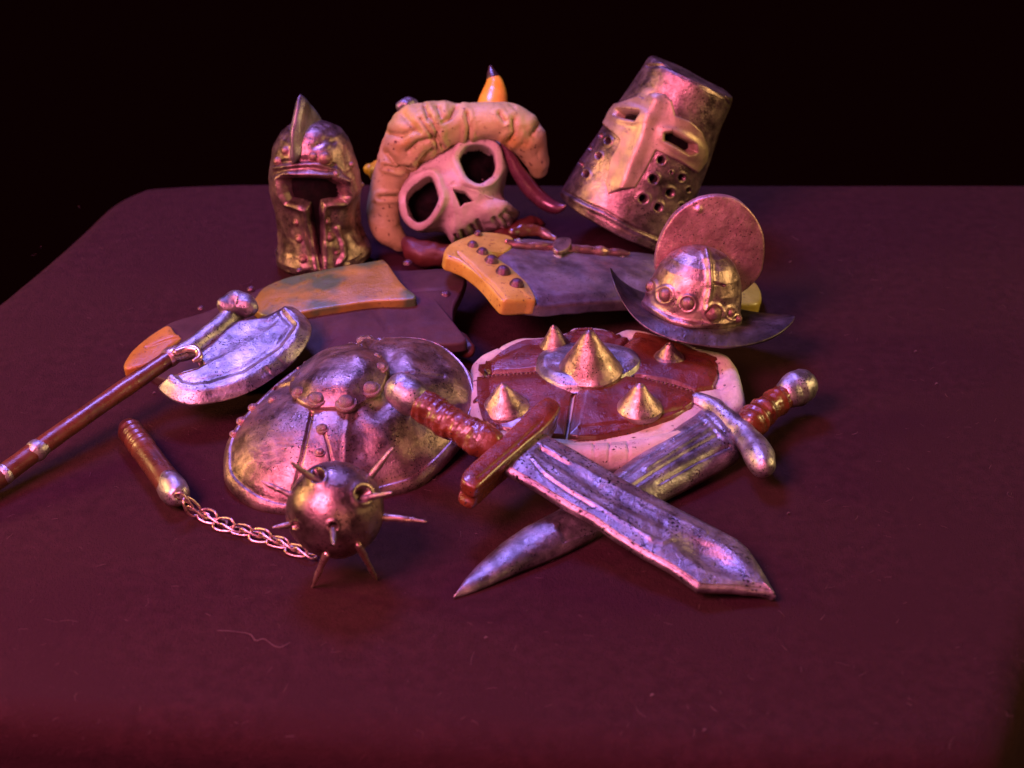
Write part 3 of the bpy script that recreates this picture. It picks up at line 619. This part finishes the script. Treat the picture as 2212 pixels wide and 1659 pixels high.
for p, r in [((478, 635), 38), ((325, 695), 44), ((205, 785), 46), ((138, 885), 38), ((642, 487), 22), ((730, 340), 20), ((660, 362), 14), ((815, 328), 18), ((870, 858), 50), ((850, 1052), 42), ((1150, 108), 46), ((1232, 90), 40), ((1090, 175), 34)]: rivet(ss, c7(p)[0], r * s7 * .85, rt, 'stud' if r < 47 and p[0] < 900 else 'bronze', .8)
report(rt)

# ------------------------------------------------------------------ red spiked buckler
c8 = conv(1130, 770, 3.0722); s8 = c8.s
n = unit((.0, -.03, 1)); Pc = atz(*c8((1080, 600))[0], .072)
rt = root('spiked_shield', "round red leather shield with five brass cone spikes and a cracked bone rim", 'shield', atz(1310, 900, 0))
ol = cr(c8((68, 380), (100, 320), (180, 275), (380, 195), (560, 170), (760, 125), (850, 85), (1050, 92), (1140, 118), (1260, 90), (1500, 150), (1750, 235), (1950, 290), (2045, 375), (2095, 540), (2105, 680), (1980, 800), (1750, 900), (1500, 980), (1280, 1030), (1050, 1050), (820, 1040), (560, 1010), (300, 960), (130, 900), (60, 760), (40, 560)), 480)
pf = [(0, 1, -.06), (.02, 0, -.064), (.0, 0, -.055), (-.006, 0, -.03), (-.002, 0, -.010), (.008, 0, .004), (.020, 0, .008), (.034, 0, .004), (.046, 0, -.004)] + [(.05, f, -.006 + .018 * (1 - (1 - f) ** 2)) for f in np.linspace(.01, 1, 120)]
bk = slab(atpl(ol, Pc, n), [Pc], n, pf); q = bk.px; tp = 1.0 * ((bk.P - Pc) @ n > -.02)
bk.D = bk.D + .0025 * fbm(bk.P, 12, 3, 3)
for l in [((980, 960), (1000, 1060), (1005, 1140)), ((1235, 950), (1250, 1040), (1220, 1120)), ((1100, 960), (1090, 1100)), ((1890, 540), (2000, 560)), ((1930, 470), (2050, 480)), ((250, 230), (330, 260))]:
    bk.D = bk.D - .008 * np.exp(-(sd_line(q, c8(*l)) / 1.8) ** 2)
rimn = .006 * fbm(bk.P, 9, 2, 21); bk.D = bk.D + rimn * (np.arange(len(pf)) < 10)[:, None]
bk.obj('bone_rim', M['rimbone'], rt, merge=True)
bk.face = np.ones_like(bk.face) * tp; bk.D = bk.D + .004
cen = (940, 450); 
pans = [[cen, (540, 420), (330, 440), (105, 462), (105, 395), (270, 290), (410, 222), (560, 185), (760, 145), (850, 98), (1050, 102), (1180, 135), (1250, 190), (1130, 300)],
        [cen, (1140, 300), (1262, 185), (1290, 115), (1500, 168), (1750, 250), (1905, 325), (1915, 480), (1880, 560), (1750, 578), (1560, 520), (1340, 480)],
        [cen, (1340, 492), (1560, 532), (1750, 590), (1720, 690), (1580, 780), (1450, 830), (1250, 890), (1000, 935), (860, 945), (785, 930), (810, 780), (835, 630)],
        [cen, (820, 625), (795, 780), (770, 930), (500, 910), (270, 870), (110, 800), (75, 650), (85, 520), (105, 472), (330, 452), (540, 432)]]
for i, pp in enumerate(pans):
    po = c8(*pp); d = sd_poly(q, po); ex = .007 * sm(0, -26, d) + .0025 * fbm(bk.P, 14, 2, 30 + i) - .003 * np.exp(-(sd_line(q, c8((880, 880), (1300, 830), (1650, 720))) / 3) ** 2)
    pn = plate(bk, d, .006, 3.5, ex); pn.obj('leather_panel', M['red'], rt, keep=pn.keep)
bk.D = bk.D + .010
wl = cr(c8((545, 420), (570, 330), (680, 280), (860, 250), (1050, 245), (1250, 290), (1330, 370), (1320, 440), (1220, 500), (1100, 550), (960, 590), (840, 608), (700, 590), (590, 520)), 80)
d = sd_poly(q, wl); wa = plate(bk, d, .008, 5, .013 * sm(0, -22, d) - .008 * sm(20, 0, sd_ell(q, c8((950, 415))[0], 235 * s8, 80 * s8)) + .003 * fbm(bk.P, 20, 2, 4)); wa.obj('washer', M['steel'], rt, keep=wa.keep)
def cone(base, apex, rpx, seed, surf):
    pb_, _ = surf.at(c8(base)[0]); u = upp(pb_); pa = atd(c8(apex), np.array([dep(pb_) - .03]))[0]
    ax_ = np.array((0.0, 0, 1)); hh = (proj(pb_[None])[0, 1] - c8(apex)[0, 1]) * u / math.cos(math.radians(30.5))
    lean = (c8(apex)[0, 0] - proj(pb_[None])[0, 0]) * u
    axv = np.array((lean, 0, hh)); A_ = unit(axv); S_ = unit(np.cross(A_, np.array((0, -1.0, 0)))); F2 = np.cross(S_, A_); F2 = F2 if F2[1] < 0 else -F2
    r = rpx * s8 * u; L_ = np.linalg.norm(axv)
    s = lathe(pb_ - A_ * .012, A_, S_, F2, [(r * 1.02, 0), (r * 1.04, .012), (r * .96, .018), (r * .76, L_ * .30 + .01), (r * .45, L_ * .64 + .01), (r * .20, L_ * .92 + .01), (r * .10, L_ + .008), (0, L_ + .012)], 72, 60)
    s.clay(.0018, 26, 3, seed); s.obj('cone_spike', M['brass'], rt, merge=True)
cone((955, 405), (937, 108), 238, 1, wa)
for b_, a_, r_, i in [((318, 690), (295, 505), 182, 2), ((1325, 690), (1320, 508), 168, 3), ((690, 235), (676, 72), 122, 4), ((1545, 325), (1545, 200), 112, 5)]: cone(b_, a_, r_, i, bk)
for seam in [[(1360, 470), (1480, 500), (1600, 530), (1740, 575)], [(160, 458), (300, 446), (420, 436), (540, 424)], [(790, 150), (850, 100), (960, 90)]]:
    for p in cr(seam, 13, False): rivet(bk, c8(tuple(p))[0], 11 * s8, rt, 'red', 1., 'stitch')
report(rt)

# ------------------------------------------------------------------ front sword
cA = conv(1080, 900, 2.3284); sA = cA.s; cG = conv(930, 880, 3.8807)
Pt = atz(*cA((1890, 1290))[0], .026); Pg = atz(*cA((470, 470))[0], .135)
ax = unit(Pt - Pg); n = np.cross(ax, np.cross(UP, ax)); n = unit(n)
rt = root('red_hilted_sword', "sword with red wrapped grip, red crossguard and broad pitted violet-grey blade, lying on top", 'sword', atz(1350, 1160, 0))
bo_ = [(470, 288), (548, 335), (600, 368), (780, 465), (1000, 600), (1200, 705), (1400, 812), (1560, 895), (1680, 958), (1742, 1012), (1800, 1095), (1860, 1195), (1906, 1282), (1880, 1270), (1660, 1245), (1450, 1238), (1420, 1215), (1300, 1130), (1150, 1050), (1000, 958), (850, 850), (700, 770), (520, 655), (368, 572), (300, 520), (390, 400)]
o2 = resample(cA(*bo_), 420); Lw = .03
pp = [(0, 1, -.026), (.010, 0, -.026), (.004, 0, -.021), (.001, 0, -.014), (0, 0, -.009), (.002, 0, -.005), (.006, 0, -.0015), (.012, 0, 0)] + [(.009, f, .006 * math.sin(min(f * 1.6, 1) * 1.57)) for f in np.linspace(.015, 1, 46)]
sp_ = cA((500, 490), (900, 720), (1300, 950), (1600, 1090), (1780, 1200))
bl = slab(atpl(o2, Pg, n), atpl(sp_, Pg, n), n, pp); q = bl.px; tp = 1.0 * ((bl.P - Pg) @ n > -.004)
dd = 0
for l, a, w in [([(500, 500), (580, 590), (700, 672), (860, 760), (1000, 850), (1180, 960)], .0022, 4.5), ([(505, 515), (580, 605), (700, 690), (850, 778)], -.0025, 3), ([(560, 430), (700, 510), (860, 600), (1050, 705), (1300, 830), (1500, 930)], .0022, 4.5), ([(560, 455), (640, 500), (720, 545)], -.003, 3), ([(1180, 965), (1250, 985), (1300, 965)], .003, 6)]:
    dd = dd + a * np.exp(-(sd_line(q, cA(*l)) / w) ** 2)
dp_ = sd_ell(q, cA((1520, 1060))[0], 235 * sA, 84 * sA, 30)
uu = (q - cA((1520, 1060))[0]) @ np.array((math.cos(.38), math.sin(.38)))
dd = dd - .016 * sm(4, -26, dp_) + .00035 * np.sin(uu * 1.7) * sm(0, -10, dp_)
bl.D = bl.D + tp * (dd - .003 * sm(16, 2, sd_line(q, cA((560, 470), (900, 690), (1250, 880)))) + .0007 * fbm(bl.P, 30, 3, 5)) + .0013 * fbm(bl.P, 10, 2, 7)
bl.obj('blade', M['blade'], rt, merge=True)
Gp = Pg + n * .022
gd = slabpx(cA, [(112, 605), (150, 548), (300, 415), (450, 275), (545, 185), (605, 155), (655, 180), (672, 222), (600, 318), (470, 430), (310, 570), (212, 660), (170, 668), (122, 640)], Gp, n, .064, .008, [(170, 608), (390, 420), (605, 215)], .003, N=260, top=20,
            extra=lambda q: -.004 * np.exp(-(sd_line(q, cA((205, 620), (390, 460), (560, 300))) / 3) ** 2) * .4)
sd_h = ((gd.P - Gp) @ n); O_ = gd.P - gd.P.mean((0, 1))
gd.P = gd.P - (np.exp(-((sd_h + .040) / .007) ** 2) * .010)[..., None] * (O_ / (np.linalg.norm(O_, axis=-1, keepdims=True) + 1e-9))
gd.obj('crossguard', M['grip'], rt, merge=True)
Ps = Pg - n * .010
gp = [(300, 370), (400, 430), (520, 500), (640, 575), (760, 645), (880, 720), (1010, 790)]
pth = resample(cr(atpl(cG(*gp), Ps, n), 200, False), 200, False); tt = np.linspace(0, 1, 200)
rd = .0345 + .0008 * np.sin(tt * 60) + .0026 * np.maximum(0, np.sin(tt * 22 + 3 * np.sin(tt * 5) + 1)) ** 2 + .006 * np.exp(-((tt - .92) / .05) ** 2) - .006 * np.exp(-((tt - .09) / .02) ** 2)
gr = tube(pth, rd, 56); gr.clay(.0048, 30, 3, 4); gr.obj('grip', M['grip'], rt, merge=True)
pm = tube(atpl(cG((215, 295), (290, 345)), Ps + n * .006, n), (.041, .041), 48, steps=14, flat=(1, 1)); pm.clay(.003, 24, 3, 2)
dsk = (unit(B + n * .6 - R * .25)); pm.obj('pommel', M['steel'], rt, merge=True)
cp_ = atpl(cG((255, 205)), Ps + n * .042, n)[0]
report(rt)

# ------------------------------------------------------------------ second sword
cS = conv(1650, 860, 4.88); sS = cS.s
Pt = atz(*cA((70, 1300))[0], .034); Pg = atz(*cA((1590, 370))[0], .070)
ax = unit(Pt - Pg); n = unit(np.cross(ax, np.cross(UP, ax)))
rt = root('steel_hilted_sword', "curved sword with rounded steel crossguard and red grip, crossed beneath the other sword", 'sword', atz(1400, 1080, 0))
bo_ = [(62, 1302), (130, 1200), (200, 1118), (330, 1000), (450, 920), (620, 845), (760, 760), (880, 680), (1000, 590), (1130, 490), (1250, 400), (1350, 320), (1430, 258), (1490, 245), (1600, 350), (1700, 470), (1690, 495), (1580, 560), (1400, 655), (1270, 722), (1080, 830), (890, 925), (760, 1000), (620, 1070), (500, 1122), (350, 1190), (200, 1255)]
o2 = resample(cA(*bo_), 420)
Pe = Pg - n * .030
pp = [(0, 1, -.022), (.004, 0, -.02), (0, 0, -.008)] + [(0, 1 - math.cos(a), -.008 + .050 * math.sin(a)) for a in np.linspace(.03, 1.571, 46)]
sl_ = slab(atpl(o2, Pe, n), atpl(cA((150, 1230), (500, 1030), (900, 800), (1250, 570), (1560, 370)), Pe, n), n, pp); q = sl_.px; dd = 0
# taper the thickness towards the tip
along = np.clip(((sl_.P - Pg) @ ax) / np.linalg.norm(Pt - Pg), 0, 1); hgt = (sl_.P - Pe) @ n
sl_.P = sl_.P - n * (hgt * .72 * sm(.45, 1.0, along))[..., None]
for l, a, w in [([(1500, 300), (1300, 420), (1130, 540), (1000, 640)], -.0035, 4), ([(1560, 380), (1380, 480), (1200, 590), (1060, 680)], -.004, 4), ([(1620, 440), (1420, 540), (1230, 650)], -.004, 4), ([(1530, 330), (1340, 450), (1160, 570)], .004, 4), ([(1460, 270), (1640, 455)], -.004, 2), ([(1510, 262), (1690, 460)], -.004, 2)]:
    dd = dd + a * np.exp(-(sd_line(q, cA(*l)) / w) ** 2)
dd = dd - .006 * sm(4, -8, sd_poly(q, cA((650, 880), (760, 800), (980, 720), (1000, 850), (880, 920), (690, 980))))
sl_.D = sl_.D + dd + .0012 * fbm(sl_.P, 12, 3, 9)
sl_.obj('blade', M['steel'], rt, merge=True)
gp = cS((270, 585), (430, 650), (590, 775), (750, 925), (890, 1085), (985, 1220), (1045, 1345))
gd = tube(atpl(gp, Pg - n * .004, n), np.array((.024, .0235, .0255, .0275, .0285, .0325, .030)), 48, steps=90); gd.clay(.0040, 16, 3, 6); gd.obj('crossguard', M['steel'], rt, merge=True)
Ps = Pg - n * .005
pth = resample(atpl(cS((890, 850), (1080, 690), (1200, 590), (1330, 500), (1400, 450)), Ps, n), 120, False); tt = np.linspace(0, 1, 120)
gr = tube(pth, .033 + .004 * np.maximum(0, np.sin(tt * 19 + 2)) ** 2 + .006 * np.exp(-((tt - .12) / .06) ** 2) - .003 * tt, 48); gr.clay(.0048, 30, 3, 5); gr.obj('grip', M['grip'], rt, merge=True)
pm = tube(atpl(cS((1370, 478), (1430, 440), (1490, 408)), Ps + n * .004, n), (.036, .0415, .039), 44, steps=24); pm.clay(.0025, 26, 3, 7); pm.obj('pommel', M['steel'], rt, merge=True)
report(rt)

# ------------------------------------------------------------------ flail
cB = conv(620, 1060, 4.148); sB = cB.s; cC = conv(400, 1180, 5.2667)
pz = cB((825, 772))[0]; Bc = atz(pz[0], pz[1], .158); db = dep(Bc); rb = 496 * sB * db / FPX
rt = root('spiked_flail', "flail with a spiked dark metal ball, twisted chain and short red wooden handle", 'flail', atz(600, 1180, 0))
A, S, Fr = frame(0, 32); A, S, Fr = U, R, B
lt = np.linspace(0, math.pi, 110); sb = lathe(Bc, A, S, Fr, [(rb * math.sin(a), -rb * math.cos(a)) for a in lt], 220, 150)
sb.clay(.0022, 14, 3, 11); q = sb.px
sp = [((625, 470), (378, 288), .55), ((360, 612), (75, 475), .05), ((420, 912), (196, 945), .35), ((1190, 410), (1402, 145), -.05), ((1130, 650), (1388, 596), .62), ((1310, 838), (1735, 882), .05), ((795, 930), (806, 1115), .0), ((1095, 1200), (1240, 1470), 0), ((705, 1285), (590, 1548), 0)]
for c, r in [((645, 425), 72), ((1105, 605), 86), ((800, 935), 48), ((420, 925), 40)]:
    e = sd_c(q, cB(c)[0]) / sB; sb.add(-.022 * sm(r, r * .5, e) + .0022 * np.exp(-((e - r * 1.2) / (r * .3)) ** 2))
bobj = sb.obj('ball', M['ball'], rt, merge=True)
for i, (a, b, fd) in enumerate(sp):
    pa, pb2 = cB(a)[0], cB(b)[0]
    if i == 6: A0, _ = sb.at(pa); A1 = atd(cB(b), np.array([db - rb - .055]))[0]
    elif i >= 7: A1 = atz(pb2[0], pb2[1], .003); A0 = atd(np.array([pa]), np.array([db - .03]))[0]; A0 = A0 + (A0 - A1) * .25
    else:
        off = fd * rb; A0 = atd(np.array([pa]), np.array([db - off]))[0]; A1 = atd(np.array([pb2]), np.array([db - off * 1.5]))[0]; A0 = A0 + (A0 - A1) * .15
    s = tube([A0, A0 * .6 + A1 * .4, A0 * .2 + A1 * .8, A1], np.array((.0076, .0064, .0044, .0022)), 12, steps=24); s.clay(.0012, 70, 2, i); s.obj('spike', M['wire'] if i in (5, 7, 8) else M['iron'], bobj, merge=True)
h0, h1 = atz(280, 928, .040), atz(368, 1050, .040)
tt = np.linspace(0, 1, 90); pth = h0 + (h1 - h0) * tt[:, None]
hd = tube(pth, .0275 + .002 * tt + .0016 * np.sin(tt * 75) * (tt < .38) - .002 * sm(.03, .0, tt), 44); hd.clay(.0014, 16, 2, 4); hd.obj('handle', M['wood'], rt, merge=True)
hx = unit(h1 - h0)
cpp = tube([h1 - hx * .010, h1 + hx * .012, h1 + hx * .030], (.0305, .033, .030), 44, steps=20); cpp.clay(.0025, 24, 2, 8)
cpx = cC((200, 190))[0]; cpp.add(-.012 * sm(9, 3, sd_c(cpp.px, cpx))); cpp.obj('cap', M['steel'], rt, merge=True)
cpath = cr(np.array([atz(*cC(p)[0], z) for p, z in [((215, 165), .062), ((320, 240), .045), ((380, 340), .024), ((520, 410), .014), ((800, 540), .013), ((1200, 660), .013), ((1500, 770), .013), ((1690, 850), .013), ((1860, 925), .014)]]), 200, False)
nl = 15; cs_ = resample(cpath, nl + 1, False)
lk = []
a_, b_ = .0245, .0125
for t_ in np.linspace(0, 2 * math.pi, 28, endpoint=False): lk.append((a_ * math.copysign(abs(math.cos(t_)) ** .8, math.cos(t_)), b_ * math.copysign(abs(math.sin(t_)) ** .8, math.sin(t_)), .004 * math.sin(2 * t_)))
ls = tube(np.array(lk), .0027, 8, closed=True, up=UP); lme = raw_mesh('link', ls.P.reshape(-1, 3), ls.quads()[:, ::-1] if ls.flip else ls.quads()); lme.materials.append(M['wire'])
for i in range(nl):
    p0, p1 = cs_[i], cs_[i + 1]; d_ = Vector(unit(p1 - p0)); X = d_; Z = Vector((0, 0, 1)); Y = Z.cross(X).normalized(); Z = X.cross(Y)
    m3 = Matrix((X, Y, Z)).transposed() @ Matrix.Rotation(math.radians((52 if i % 2 else -40) + random.uniform(-9, 9)), 3, 'X') @ Matrix.Rotation(math.radians(random.uniform(-6, 6) + 12), 3, 'Z')
    link('link', lme, None, rt, (p0 + p1) / 2 + RNG.normal(0, .0012, 3) * (1, 1, .3), m3.to_quaternion(), (random.uniform(.92, 1.1), random.uniform(.85, 1.15), 1))
report(rt)
